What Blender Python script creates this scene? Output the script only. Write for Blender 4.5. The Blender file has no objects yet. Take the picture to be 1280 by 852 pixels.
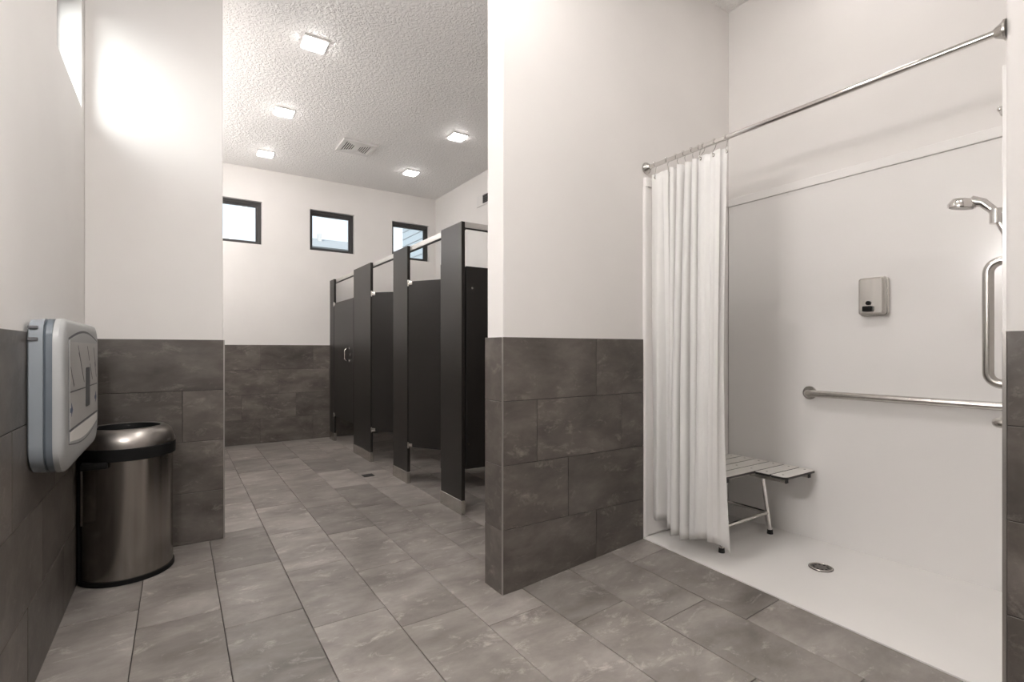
import bpy, bmesh, math, random
from mathutils import Vector, Matrix

S = bpy.context.scene
C = S.collection
random.seed(4)
PI = math.pi

# ------------------------------------------------------------------ camera
CAM_H = 1.176
cam = bpy.data.cameras.new('camera')
cam.sensor_fit = 'HORIZONTAL'; cam.sensor_width = 36.0
cam.lens = 636.0 / 1280 * 36
cam.shift_y = 11.0 / 1280
cam.clip_start = 0.02; cam.clip_end = 300
camo = bpy.data.objects.new('camera', cam); C.objects.link(camo)
camo.location = (0, 0, CAM_H)
camo.rotation_euler = (PI / 2, 0, -math.atan(418 / 636))
S.camera = camo

# ------------------------------------------------------------------ sky
w = bpy.data.worlds.new('sky'); S.world = w; w.use_nodes = True
nt = w.node_tree; nt.nodes.clear()
out = nt.nodes.new('ShaderNodeOutputWorld'); bg = nt.nodes.new('ShaderNodeBackground')
tc = nt.nodes.new('ShaderNodeTexCoord'); sx = nt.nodes.new('ShaderNodeSeparateXYZ')
rp = nt.nodes.new('ShaderNodeValToRGB')
rp.color_ramp.elements[0].position = 0.0; rp.color_ramp.elements[0].color = (0.95, 0.97, 1.0, 1)
rp.color_ramp.elements[1].position = 0.75; rp.color_ramp.elements[1].color = (0.62, 0.80, 1.0, 1)
nt.links.new(tc.outputs['Generated'], sx.inputs[0]); nt.links.new(sx.outputs['Z'], rp.inputs[0])
nt.links.new(rp.outputs[0], bg.inputs[0]); bg.inputs[1].default_value = 1.15
nt.links.new(bg.outputs[0], out.inputs[0])

# hazy low sun, reaching the room only through the high window in the left wall
sun = bpy.data.lights.new('sun', 'SUN'); sun.energy = 6.5; sun.angle = math.radians(46); sun.color = (1.0, 0.97, 0.93)
suno = bpy.data.objects.new('sun', sun); C.objects.link(suno)
suno.rotation_euler = Vector((0.72, 1.0, -0.31)).to_track_quat('-Z', 'Y').to_euler()
suno.location = (-6, -8, 8)

LAMP = 21.0            # emission of the diffusers in the stall room
FILL_CEILING = 114.0      # and of the stronger ones added out of view over the near floor
S.view_settings.view_transform = 'Standard'
S.view_settings.look = 'None'
S.view_settings.gamma = 1.0
S.view_settings.use_curve_mapping = False
S.view_settings.exposure = 0.3

# ------------------------------------------------------------------ materials
def new_mat(name):
    m = bpy.data.materials.new(name); m.use_nodes = True
    return m, m.node_tree, m.node_tree.nodes['Principled BSDF']

def plain(name, col, rough=0.5, metal=0.0, var=0.04, scale=6.0, bump=0.0, bscale=200.0, stretch=None, coat=0.0):
    """procedural material: a little noise in the colour, optional fine relief"""
    m, t, b = new_mat(name)
    N = t.nodes; L = t.links
    tc = N.new('ShaderNodeTexCoord'); no = N.new('ShaderNodeTexNoise')
    no.inputs['Scale'].default_value = scale; no.inputs['Detail'].default_value = 3
    src = tc.outputs['Object']
    if stretch:
        mp = N.new('ShaderNodeMapping'); mp.inputs['Scale'].default_value = stretch
        L.new(src, mp.inputs[0]); src = mp.outputs[0]
    L.new(src, no.inputs['Vector'])
    r = N.new('ShaderNodeValToRGB')
    lo = [max(0, c * (1 - var)) for c in col]; hi = [min(1, c * (1 + var)) for c in col]
    r.color_ramp.elements[0].position = 0.3; r.color_ramp.elements[0].color = (*lo, 1)
    r.color_ramp.elements[1].position = 0.7; r.color_ramp.elements[1].color = (*hi, 1)
    L.new(no.outputs['Fac'], r.inputs[0]); L.new(r.outputs[0], b.inputs['Base Color'])
    b.inputs['Roughness'].default_value = rough; b.inputs['Metallic'].default_value = metal
    if coat: b.inputs['Coat Weight'].default_value = coat
    if bump:
        n2 = N.new('ShaderNodeTexNoise'); n2.inputs['Scale'].default_value = bscale; n2.inputs['Detail'].default_value = 2
        L.new(src, n2.inputs['Vector'])
        bp = N.new('ShaderNodeBump'); bp.inputs['Strength'].default_value = bump; bp.inputs['Distance'].default_value = 0.004
        L.new(n2.outputs['Fac'], bp.inputs['Height']); L.new(bp.outputs[0], b.inputs['Normal'])
    return m

def stone(name, dark, mid, light, rough):
    m, t, b = new_mat(name)
    N = t.nodes; L = t.links
    tc = N.new('ShaderNodeTexCoord'); oi = N.new('ShaderNodeObjectInfo')
    mul = N.new('ShaderNodeVectorMath'); mul.operation = 'MULTIPLY_ADD'
    cmb = N.new('ShaderNodeCombineXYZ')
    for i, k in enumerate((37.0, 91.0, 53.0)):
        mm = N.new('ShaderNodeMath'); mm.operation = 'MULTIPLY'; mm.inputs[1].default_value = k
        L.new(oi.outputs['Random'], mm.inputs[0]); L.new(mm.outputs[0], cmb.inputs[i])
    add = N.new('ShaderNodeVectorMath'); add.operation = 'ADD'
    L.new(tc.outputs['Object'], add.inputs[0]); L.new(cmb.outputs[0], add.inputs[1])
    mp = N.new('ShaderNodeMapping'); mp.inputs['Scale'].default_value = (0.75, 1.25, 1.5)
    L.new(add.outputs[0], mp.inputs[0]); v = mp.outputs[0]
    n1 = N.new('ShaderNodeTexNoise'); n1.inputs['Scale'].default_value = 4.0; n1.inputs['Detail'].default_value = 8
    n1.inputs['Roughness'].default_value = 0.62; n1.inputs['Distortion'].default_value = 0.25
    L.new(v, n1.inputs['Vector'])
    r1 = N.new('ShaderNodeValToRGB'); cr = r1.color_ramp
    cr.elements[0].position = 0.3; cr.elements[0].color = (*dark, 1)
    cr.elements[1].position = 0.72; cr.elements[1].color = (*light, 1)
    e = cr.elements.new(0.5); e.color = (*mid, 1)
    L.new(n1.outputs['Fac'], r1.inputs[0])
    # pale mineral veins and chalky spots
    n2 = N.new('ShaderNodeTexNoise'); n2.inputs['Scale'].default_value = 9.0; n2.inputs['Detail'].default_value = 10
    n2.inputs['Roughness'].default_value = 0.75; n2.inputs['Distortion'].default_value = 0.5
    L.new(v, n2.inputs['Vector'])
    r2 = N.new('ShaderNodeValToRGB'); r2.color_ramp.elements[0].position = 0.55; r2.color_ramp.elements[1].position = 0.70
    L.new(n2.outputs['Fac'], r2.inputs[0])
    mm = N.new('ShaderNodeMath'); mm.operation = 'MULTIPLY'; mm.inputs[1].default_value = 0.8
    L.new(r2.outputs[0], mm.inputs[0])
    mx = N.new('ShaderNodeMix'); mx.data_type = 'RGBA'
    L.new(mm.outputs[0], mx.inputs['Factor']); L.new(r1.outputs[0], mx.inputs['A'])
    mx.inputs['B'].default_value = (*[min(1, c * 1.45) for c in light], 1)
    # each tile a touch lighter or darker than the next
    hs = N.new('ShaderNodeHueSaturation'); mr = N.new('ShaderNodeMapRange')
    mr.inputs['To Min'].default_value = 0.86; mr.inputs['To Max'].default_value = 1.2
    L.new(oi.outputs['Random'], mr.inputs['Value']); L.new(mr.outputs[0], hs.inputs['Value'])
    L.new(mx.outputs['Result'], hs.inputs['Color']); L.new(hs.outputs[0], b.inputs['Base Color'])
    rr = N.new('ShaderNodeMapRange'); rr.inputs['To Min'].default_value = rough - 0.08; rr.inputs['To Max'].default_value = rough + 0.1
    L.new(n2.outputs['Fac'], rr.inputs['Value']); L.new(rr.outputs[0], b.inputs['Roughness'])
    bp = N.new('ShaderNodeBump'); bp.inputs['Strength'].default_value = 0.12; bp.inputs['Distance'].default_value = 0.003
    L.new(n2.outputs['Fac'], bp.inputs['Height']); L.new(bp.outputs[0], b.inputs['Normal'])
    return m

def ceiling_mat():
    m, t, b = new_mat('knockdown ceiling')
    N = t.nodes; L = t.links
    tc = N.new('ShaderNodeTexCoord')
    n1 = N.new('ShaderNodeTexNoise'); n1.inputs['Scale'].default_value = 40; n1.inputs['Detail'].default_value = 4
    n1.inputs['Distortion'].default_value = 0.8
    L.new(tc.outputs['Object'], n1.inputs['Vector'])
    r = N.new('ShaderNodeValToRGB'); r.color_ramp.elements[0].position = 0.42; r.color_ramp.elements[1].position = 0.60
    L.new(n1.outputs['Fac'], r.inputs[0])
    bp = N.new('ShaderNodeBump'); bp.inputs['Strength'].default_value = 0.55; bp.inputs['Distance'].default_value = 0.010
    L.new(r.outputs[0], bp.inputs['Height']); L.new(bp.outputs[0], b.inputs['Normal'])
    b.inputs['Base Color'].default_value = (0.88, 0.86, 0.84, 1); b.inputs['Roughness'].default_value = 0.6
    return m

def emit(name, col, s):
    m, t, b = new_mat(name)
    b.inputs['Base Color'].default_value = (0.9, 0.9, 0.9, 1)
    b.inputs['Emission Color'].default_value = (*col, 1); b.inputs['Emission Strength'].default_value = s
    return m

def glass(name):
    m, t, b = new_mat(name); t.nodes.remove(b)
    N = t.nodes; L = t.links
    tr = N.new('ShaderNodeBsdfTransparent'); tr.inputs[0].default_value = (0.93, 0.96, 0.97, 1)
    gl = N.new('ShaderNodeBsdfGlossy'); gl.inputs['Roughness'].default_value = 0.02
    lw = N.new('ShaderNodeLayerWeight'); pw = N.new('ShaderNodeMath'); pw.operation = 'POWER'; pw.inputs[1].default_value = 5.0
    L.new(lw.outputs['Facing'], pw.inputs[0])
    fr = N.new('ShaderNodeMath'); fr.operation = 'MULTIPLY_ADD'; fr.inputs[1].default_value = 0.96; fr.inputs[2].default_value = 0.012
    L.new(pw.outputs[0], fr.inputs[0])
    mx = N.new('ShaderNodeMixShader'); L.new(fr.outputs[0], mx.inputs[0]); L.new(tr.outputs[0], mx.inputs[1]); L.new(gl.outputs[0], mx.inputs[2])
    L.new(mx.outputs[0], N['Material Output'].inputs[0])
    return m

M = {}
M['paint'] = plain('warm white wall paint', (0.80, 0.775, 0.75), 0.55, var=0.015, scale=3, bump=0.05, bscale=160)
M['ceiling'] = ceiling_mat()
M['floor_tile'] = stone('grey stone floor tile', (0.15, 0.134, 0.121), (0.25, 0.227, 0.208), (0.37, 0.341, 0.316), 0.30)
M['wall_tile'] = stone('dark grey stone wall tile', (0.060, 0.052, 0.046), (0.105, 0.091, 0.080), (0.17, 0.151, 0.135), 0.36)
M['grout'] = plain('brown grey grout', (0.055, 0.049, 0.044), 0.85, var=0.15, scale=40)
M['trim'] = plain('satin aluminium trim', (0.42, 0.40, 0.38), 0.35, 0.85, var=0.05)
M['drain'] = plain('dull drain metal', (0.20, 0.19, 0.18), 0.45, 0.8, var=0.1, scale=60)
M['steel'] = plain('brushed stainless steel', (0.56, 0.54, 0.51), 0.27, 1.0, var=0.08, scale=30, stretch=(1, 1, 0.05))
M['dark_steel'] = plain('dark brushed stainless can', (0.34, 0.318, 0.295), 0.22, 1.0, var=0.12, scale=30, stretch=(1, 1, 0.03))
M['lid_steel'] = plain('brushed stainless lid', (0.40, 0.375, 0.35), 0.33, 1.0, var=0.1, scale=25)
M['chrome'] = plain('polished chrome', (0.72, 0.70, 0.68), 0.09, 1.0, var=0.02)
M['black'] = plain('black plastic', (0.006, 0.006, 0.006), 0.6, var=0.1)
M['black'].node_tree.nodes['Principled BSDF'].inputs['Specular IOR Level'].default_value = 0.2
M['rubber'] = plain('black rubber', (0.015, 0.014, 0.013), 0.7, var=0.1)
M['stall'] = plain('charcoal stall laminate', (0.017, 0.015, 0.0135), 0.36, var=0.06, scale=60, bump=0.03, bscale=600)
M['stall'].node_tree.nodes['Principled BSDF'].inputs['Specular IOR Level'].default_value = 0.3
M['stall_edge'] = plain('black stall edge', (0.012, 0.011, 0.010), 0.4, var=0.06)
M['alu'] = plain('anodised aluminium rail', (0.62, 0.60, 0.58), 0.38, 0.7, var=0.04)
M['acrylic'] = plain('white shower wall panel', (0.90, 0.88, 0.86), 0.17, var=0.012, scale=2)
M['pan'] = plain('white shower base', (0.90, 0.88, 0.855), 0.35, var=0.015, scale=3)
M['curtain'] = plain('white vinyl curtain', (0.80, 0.79, 0.77), 0.5, var=0.02, scale=4)
M['slat'] = plain('ivory phenolic slat', (0.78, 0.76, 0.72), 0.4, var=0.03)
M['slat_edge'] = plain('black phenolic core', (0.02, 0.018, 0.016), 0.5, var=0.05)
M['st_body'] = plain('blue grey moulded plastic', (0.225, 0.247, 0.268), 0.5, var=0.03)
M['st_groove'] = plain('slate blue plastic band', (0.11, 0.13, 0.148), 0.5, var=0.03)
M['st_front'] = plain('light grey moulded plastic', (0.34, 0.345, 0.34), 0.45, var=0.02)
M['st_label'] = plain('pale grey label', (0.40, 0.39, 0.375), 0.4, var=0.02)
M['st_pocket'] = plain('cream pocket liner', (0.72, 0.70, 0.66), 0.4, var=0.02)
M['ink'] = plain('dark grey print', (0.08, 0.08, 0.085), 0.5, var=0.02)
M['blue_ink'] = plain('navy print', (0.035, 0.06, 0.12), 0.5, var=0.02)
M['frame'] = plain('dark bronze window frame', (0.035, 0.033, 0.032), 0.4, var=0.05)
M['glass'] = glass('window glass')
M['white_metal'] = plain('white enamelled metal', (0.74, 0.72, 0.70), 0.45, var=0.02)
M['louver_dark'] = plain('dark vent recess', (0.02, 0.019, 0.018), 0.8, var=0.05)
M['lamp'] = emit('lit diffuser', (1.0, 0.96, 0.938), LAMP)
M['fill'] = emit('lit opal shade', (1.0, 0.96, 0.938), 62.0)
M['fill_bright'] = emit('bright lit opal shade', (1.0, 0.96, 0.938), 110.0)
M['fill_ceiling'] = emit('bright lit diffuser', (1.0, 0.96, 0.938), FILL_CEILING)
M['siding'] = plain('pale blue grey siding', (0.30, 0.335, 0.36), 0.7, var=0.03)
M['siding_trim'] = plain('white fascia', (0.25, 0.26, 0.27), 0.6, var=0.02)
M['roof'] = plain('grey roof shingle', (0.34, 0.335, 0.33), 0.8, var=0.1, scale=12)
M['ground'] = plain('pale gravel', (0.42, 0.40, 0.37), 0.9, var=0.2, scale=15)

# ------------------------------------------------------------------ mesh helpers
ORG = {}
class MB:
    def __init__(s): s.v = []; s.f = []; s.mi = []; s.cur = 0
    def add(s, vs, fs):
        o = len(s.v); s.v += [tuple(p) for p in vs]
        s.f += [tuple(o + i for i in f) for f in fs]; s.mi += [s.cur] * len(fs)
        return s
    def box(s, x0, x1, y0, y1, z0, z1, b=0.0):
        x0, x1 = min(x0, x1), max(x0, x1); y0, y1 = min(y0, y1), max(y0, y1); z0, z1 = min(z0, z1), max(z0, z1)
        if b <= 0:
            vs = [(x, y, z) for z in (z0, z1) for y in (y0, y1) for x in (x0, x1)]
            return s.add(vs, [(0, 2, 3, 1), (4, 5, 7, 6), (0, 1, 5, 4), (2, 6, 7, 3), (0, 4, 6, 2), (1, 3, 7, 5)])
        bm = bmesh.new(); bmesh.ops.create_cube(bm, size=1)
        for v in bm.verts:
            v.co = Vector(((x0 + x1) / 2 + v.co.x * (x1 - x0), (y0 + y1) / 2 + v.co.y * (y1 - y0), (z0 + z1) / 2 + v.co.z * (z1 - z0)))
        bmesh.ops.bevel(bm, geom=bm.edges[:], offset=b, segments=2, profile=0.5, affect='EDGES')
        bm.verts.index_update()
        s.add([v.co[:] for v in bm.verts], [[v.index for v in f.verts] for f in bm.faces]); bm.free()
        return s
    def loft(s, rings, cap0=True, cap1=True):
        """rings: lists of points of equal length, each a closed loop"""
        n = len(rings[0]); o = len(s.v)
        for r in rings: s.v += [tuple(p) for p in r]
        for k in range(len(rings) - 1):
            for i in range(n):
                j = (i + 1) % n
                s.f.append((o + k * n + i, o + k * n + j, o + (k + 1) * n + j, o + (k + 1) * n + i)); s.mi.append(s.cur)
        if cap0: s.f.append(tuple(o + i for i in reversed(range(n)))); s.mi.append(s.cur)
        if cap1: s.f.append(tuple(o + (len(rings) - 1) * n + i for i in range(n))); s.mi.append(s.cur)
        return s
    def tube(s, pts, r, n=14, closed=False):
        pts = [Vector(p) for p in pts]; m = len(pts); rings = []
        t0 = (pts[1] - pts[0]).normalized()
        ref = Vector((0, 0, 1)) if abs(t0.z) < 0.9 else Vector((1, 0, 0))
        u = t0.cross(ref).normalized()
        for i, p in enumerate(pts):
            if closed: t = (pts[(i + 1) % m] - pts[i - 1]).normalized()
            elif i == 0: t = t0
            elif i == m - 1: t = (p - pts[i - 1]).normalized()
            else: t = ((pts[i + 1] - p).normalized() + (p - pts[i - 1]).normalized()).normalized()
            u = (u - t * u.dot(t)).normalized(); v = t.cross(u)
            rr = r[i] if isinstance(r, (list, tuple)) else r
            rings.append([p + (u * math.cos(a) + v * math.sin(a)) * rr for a in [2 * PI * k / n for k in range(n)]])
        if closed: rings.append(rings[0])
        return s.loft(rings, not closed, not closed)
    def cyl(s, a, b, r, n=20, r2=None):
        return s.tube([a, b], [r, r if r2 is None else r2], n)
    def sphere(s, c, r, n=12, sc=(1, 1, 1)):
        c = Vector(c)
        rings = []
        for k in range(1, n // 2):
            ph = PI * k / (n // 2)
            rings.append([(c.x + r * sc[0] * math.sin(ph) * math.cos(2 * PI * i / n), c.y + r * sc[1] * math.sin(ph) * math.sin(2 * PI * i / n), c.z - r * sc[2] * math.cos(ph)) for i in range(n)])
        return s.loft(rings)
    def build(s, name, mats, parent=None, smooth=False, org=None):
        o = Vector(org) if org is not None else (ORG[parent.name].copy() if parent else Vector((0, 0, 0)))
        me = bpy.data.meshes.new(name)
        me.from_pydata([tuple(Vector(p) - o) for p in s.v], [], s.f)
        bm = bmesh.new(); bm.from_mesh(me)
        bmesh.ops.remove_doubles(bm, verts=bm.verts[:], dist=1e-5)
        bmesh.ops.recalc_face_normals(bm, faces=bm.faces[:])
        if smooth:
            for f in bm.faces: f.smooth = True
            for e in bm.edges:
                if len(e.link_faces) == 2 and e.calc_face_angle(0) > math.radians(38): e.smooth = False
        bm.to_mesh(me); bm.free()
        if not isinstance(mats, (list, tuple)): mats = [mats]
        for k in mats: me.materials.append(M[k])
        if len(mats) > 1 and len(me.polygons) == len(s.mi):
            for p, i in zip(me.polygons, s.mi): p.material_index = i
        ob = bpy.data.objects.new(name, me); C.objects.link(ob)
        if parent:
            ob.parent = parent; ob.location = o - ORG[parent.name]
        else: ob.location = o
        ORG[ob.name] = o
        return ob

def tag(o, label, cat, group=None):
    o['label'] = label; o['category'] = cat
    if group: o['group'] = group
    return o
def struct(o, label=None):
    o['kind'] = 'structure'
    if label: o['label'] = label
    return o
def thing(name, loc, label, cat, group=None):
    o = bpy.data.objects.new(name, None); o.empty_display_size = 0.05; C.objects.link(o); o.location = loc
    ORG[o.name] = Vector(loc)
    return tag(o, label, cat, group)

def fillet(pts, r, n=8):
    """round the corners of an open polyline"""
    pts = [Vector(p) for p in pts]; outp = [pts[0]]
    for i in range(1, len(pts) - 1):
        a = (pts[i - 1] - pts[i]).normalized(); b = (pts[i + 1] - pts[i]).normalized()
        ang = a.angle(b); d = r / math.tan(ang / 2)
        p0 = pts[i] + a * d; p1 = pts[i] + b * d
        c = pts[i] + (a + b).normalized() * (r / math.sin(ang / 2))
        v0 = p0 - c; v1 = p1 - c; tot = v0.angle(v1); ax = v0.cross(v1).normalized()
        for k in range(n + 1): outp.append(c + Matrix.Rotation(tot * k / n, 3, ax) @ v0)
    outp.append(pts[-1]); return outp

def rrect(u0, u1, v0, v1, r, n=6):
    """rounded rectangle loop; r is one radius or four (lower-left, lower-right, upper-right, upper-left)"""
    if not isinstance(r, (list, tuple)): r = [r] * 4
    P = []
    for (cu, cv, a0, rr) in ((u0 + r[0], v0 + r[0], PI, r[0]), (u1 - r[1], v0 + r[1], 1.5 * PI, r[1]), (u1 - r[2], v1 - r[2], 0, r[2]), (u0 + r[3], v1 - r[3], 0.5 * PI, r[3])):
        for k in range(n + 1):
            a = a0 + 0.5 * PI * k / n; P.append((cu + rr * math.cos(a), cv + rr * math.sin(a)))
    return P

def holed(mb, axis, front, back, u0, u1, v0, v1, holes):
    """wall slab at const X or Y with rectangular openings through it"""
    us = sorted({u0, u1, *[h[0] for h in holes], *[h[1] for h in holes]})
    vs = sorted({v0, v1, *[h[2] for h in holes], *[h[3] for h in holes]})
    def pt(u, v, d): return (d, u, v) if axis == 'X' else (u, d, v)
    def inside(a, b): return any(h[0] < a < h[1] and h[2] < b < h[3] for h in holes)
    def solid(i, j):
        if i < 0 or j < 0 or i >= len(us) - 1 or j >= len(vs) - 1: return False
        return not inside((us[i] + us[i + 1]) / 2, (vs[j] + vs[j + 1]) / 2)
    for i in range(len(us) - 1):
        for j in range(len(vs) - 1):
            if not solid(i, j): continue
            a, b, c, d = us[i], us[i + 1], vs[j], vs[j + 1]
            for dd in (front, back): mb.add([pt(a, c, dd), pt(b, c, dd), pt(b, d, dd), pt(a, d, dd)], [(0, 1, 2, 3)])
            for (di, dj, p, q) in ((-1, 0, (a, c), (a, d)), (1, 0, (b, c), (b, d)), (0, -1, (a, c), (b, c)), (0, 1, (a, d), (b, d))):
                if not solid(i + di, j + dj):
                    mb.add([pt(*p, front), pt(*q, front), pt(*q, back), pt(*p, back)], [(0, 1, 2, 3)])

# ------------------------------------------------------------------ key planes
XL, YW, YF, XR = -0.421, 3.642, 7.080, 3.272        # tile faces of left wall, wing wall, far wall; right wall
YP, YP2, XP0, XSH = 2.056, 2.222, 1.296, 2.270      # partition front and back, its free end, shower front
XB, YN = 3.085, 0.515                               # shower back panel, shower near side
ZC, YBK = 3.450, -1.70                              # ceiling; wall behind the camera
TT = 0.010                                          # tiles stand proud of the paint
ROW = [0.0, 0.3092, 0.6184, 0.9276, 1.2370]
G = 0.0016                                          # half a grout joint

def ramp(x, y):
    """the floor rises gently towards the shower threshold"""
    if y > YP + 0.05 or x <= XP0: return 0.0
    t = 0.033 + 0.045 * min(1, max(0, (y - 0.6) / 1.45))
    return t * min(1, (x - XP0) / (XSH - XP0))

# ------------------------------------------------------------------ floor
mb = MB()
gx = [-0.60, XP0, 1.45, 1.60, 1.80, 2.00, XSH, XSH + 0.002, 3.45]
gy = [YBK - 0.15, -0.4, 0.6, 1.0, 1.5, YP, YP + 0.03, YP + 0.06, YP2, 7.30]
def fz(x, y): return (ramp(x, y) if x <= XSH else 0.0) - 0.0085
vs = [(x, y, fz(x, y)) for y in gy for x in gx]
n = len(gx)
mb.add(vs, [(j * n + i, j * n + i + 1, (j + 1) * n + i + 1, (j + 1) * n + i) for j in range(len(gy) - 1) for i in range(n - 1)])
mb.add([(x, y, -0.15) for y in (gy[0], gy[-1]) for x in (gx[0], gx[-1])], [(0, 1, 3, 2)])
floor = struct(mb.build('floor', 'grout'), 'grey stone tiled floor with thin dark joints')

TILE_MESH = {}
def tile_mesh(key, corners, nrm, th, mat, bev=0.0016):
    """chamfered slab: corners are the top face about its centre"""
    if key and key in TILE_MESH: return TILE_MESH[key]
    cs = [Vector(c) for c in corners]; cen = sum(cs, Vector()) / 4; nrm = Vector(nrm)
    def ins(c, d):
        q = c.copy()
        e0 = (cs[1] - cs[0]).normalized(); e1 = (cs[3] - cs[0]).normalized(); r = c - cen
        q -= e0 * math.copysign(d, r.dot(e0)); q -= e1 * math.copysign(d, r.dot(e1)); return q
    top = [ins(c, bev) for c in cs]; mid = [c - nrm * bev * 0.7 for c in cs]; bot = [c - nrm * th for c in cs]
    me = bpy.data.meshes.new('tile')
    fs = [(0, 1, 2, 3)]
    for i in range(4):
        j = (i + 1) % 4; fs += [(4 + i, 4 + j, j, i), (8 + i, 8 + j, 4 + j, 4 + i)]
    me.from_pydata([tuple(p) for p in top + mid + bot], [], fs)
    bm = bmesh.new(); bm.from_mesh(me)
    f0 = bm.faces[:] and next(iter(bm.faces)); f0.normal_update()
    if f0.normal.dot(nrm) < 0: bmesh.ops.reverse_faces(bm, faces=bm.faces[:])
    bm.to_mesh(me); bm.free()
    me.materials.append(M[mat])
    if key: TILE_MESH[key] = me
    return me
def put_tile(me, loc, parent):
    o = bpy.data.objects.new('tile', me); C.objects.link(o)
    o.parent = parent; o.location = Vector(loc) - ORG[parent.name]; return o

COLS = [-0.60, -0.46, -0.147, 0.165, 0.479, 0.795, 1.108, 1.413, 1.707, 2.005, 2.32, 2.63, 2.94, 3.40]
PITCH, SHIFT = 0.6430, 0.1975
def floor_piece(x0, x1, y0, y1):
    x0, x1, y0, y1 = x0 + G, x1 - G, y0 + G, y1 - G
    if x1 - x0 < 0.006 or y1 - y0 < 0.006: return
    cx, cy = (x0 + x1) / 2, (y0 + y1) / 2
    xs = [(x0, y0), (x1, y0), (x1, y1), (x0, y1)]
    zs = [ramp(*p) for p in xs]
    lift = random.uniform(-0.0004, 0.0004)
    cs = [(p[0] - cx, p[1] - cy, z + lift) for p, z in zip(xs, zs)]
    flat = max(zs) < 1e-5
    key = ('f', round(x1 - x0, 3), round(y1 - y0, 3)) if flat else None
    if flat: cs = [(p[0], p[1], 0) for p in cs]
    put_tile(tile_mesh(key, cs, (0, 0, 1), 0.008, 'floor_tile'), (cx, cy, lift if flat else 0), floor)
for c in range(len(COLS) - 1):
    xa, xb = COLS[c], COLS[c + 1]
    k = c - 2
    base = 2.656 - SHIFT * k - (0.02 if c >= 8 else 0)
    y = base - PITCH * 12
    while y < 7.2:
        a, b = y, y + PITCH
        y += PITCH
        lo, hi = max(a, YBK), min(b, YF + 0.01)
        if hi <= lo: continue
        # tiles run under the partition's free end; beyond it they are cut at its two faces
        if xa < XP0: regions = [(lo, hi)]
        else:
            regions = []
            if lo < YP: regions.append((lo, min(hi, YP + 0.012)))
            if hi > YP2: regions.append((max(lo, YP2 - 0.012), hi))
        for (l, h) in regions:
            p = max(xa, XL - 0.005); q = min(xb, XSH if h < YP2 else XR + 0.01)
            if h - l > 0.02 and q - p > 0.02: floor_piece(p, q, l, h)

# ------------------------------------------------------------------ ceiling and walls
mb = MB(); mb.box(-0.75, 3.45, YBK - 0.15, 7.30, ZC, ZC + 0.12)
ceil = struct(mb.build('ceiling', 'ceiling'), 'white knockdown textured ceiling')

WIN_Z = (2.500, 3.040)
def wall(name, mb, label): return struct(mb.build(name, 'paint', smooth=False), label)

mb = MB(); holed(mb, 'X', XL - TT, XL - TT - 0.20, YBK, 7.30, -0.14, ZC, [(2.885, 3.556, 2.478, 3.075)])
wall_left = wall('wall_left', mb, 'white left wall with tile wainscot and high window')
mb = MB(); mb.box(XL - TT, 0.236, YW + TT, YW + TT + 0.14, -0.14, ZC, 0.004)
wall_wing = wall('wall_wing', mb, 'short white wing wall beside the waste bin')
FW = [(0.325, 0.887, *WIN_Z), (1.462, 2.048, *WIN_Z), (2.588, 3.165, *WIN_Z)]
mb = MB(); holed(mb, 'Y', YF + TT, YF + TT + 0.20, XL - TT, XR + 0.15, -0.14, ZC, FW)
wall_far = wall('wall_far', mb, 'white far wall with three small high windows')
mb = MB(); mb.box(XR, XR + 0.15, YP2 - 0.08, YF + TT, -0.14, ZC)
wall_right_far = wall('wall_right_far', mb, 'white side wall behind the toilet stalls')
mb = MB(); mb.box(XP0 + TT, XR, YP + TT, YP2 - TT, -0.14, ZC, 0.004)
wall_part = wall('wall_partition', mb, 'white partition wall with dark tile wainscot between stalls and shower')
mb = MB(); mb.box(XB + 0.022, XR + 0.15, YBK, YP + TT, -0.14, ZC)
wall_shower = wall('wall_shower', mb, 'white wall above the shower panels')
# right wall: bullnosed corner at the shower opening
mb = MB(); R = 0.018
prof = [(XSH + TT, YBK)] + [(XSH + TT + R - R * math.cos(a), YN - 0.006 - R + R * math.sin(a)) for a in [0.5 * PI * k / 6 for k in range(7)]] + [(XB + 0.03, YN - 0.006), (XB + 0.03, YBK)]
mb.loft([[(x, y, z) for x, y in prof] for z in (-0.14, ZC)])
wall_right = struct(mb.build('wall_right', 'paint', smooth=True), 'white wall with rounded corner beside the shower opening')
mb = MB(); mb.box(XL - TT - 0.2, XB + 0.2, YBK - 0.15, YBK, -0.14, ZC)
wall_back = wall('wall_back', mb, 'white wall opposite the windows')

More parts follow.
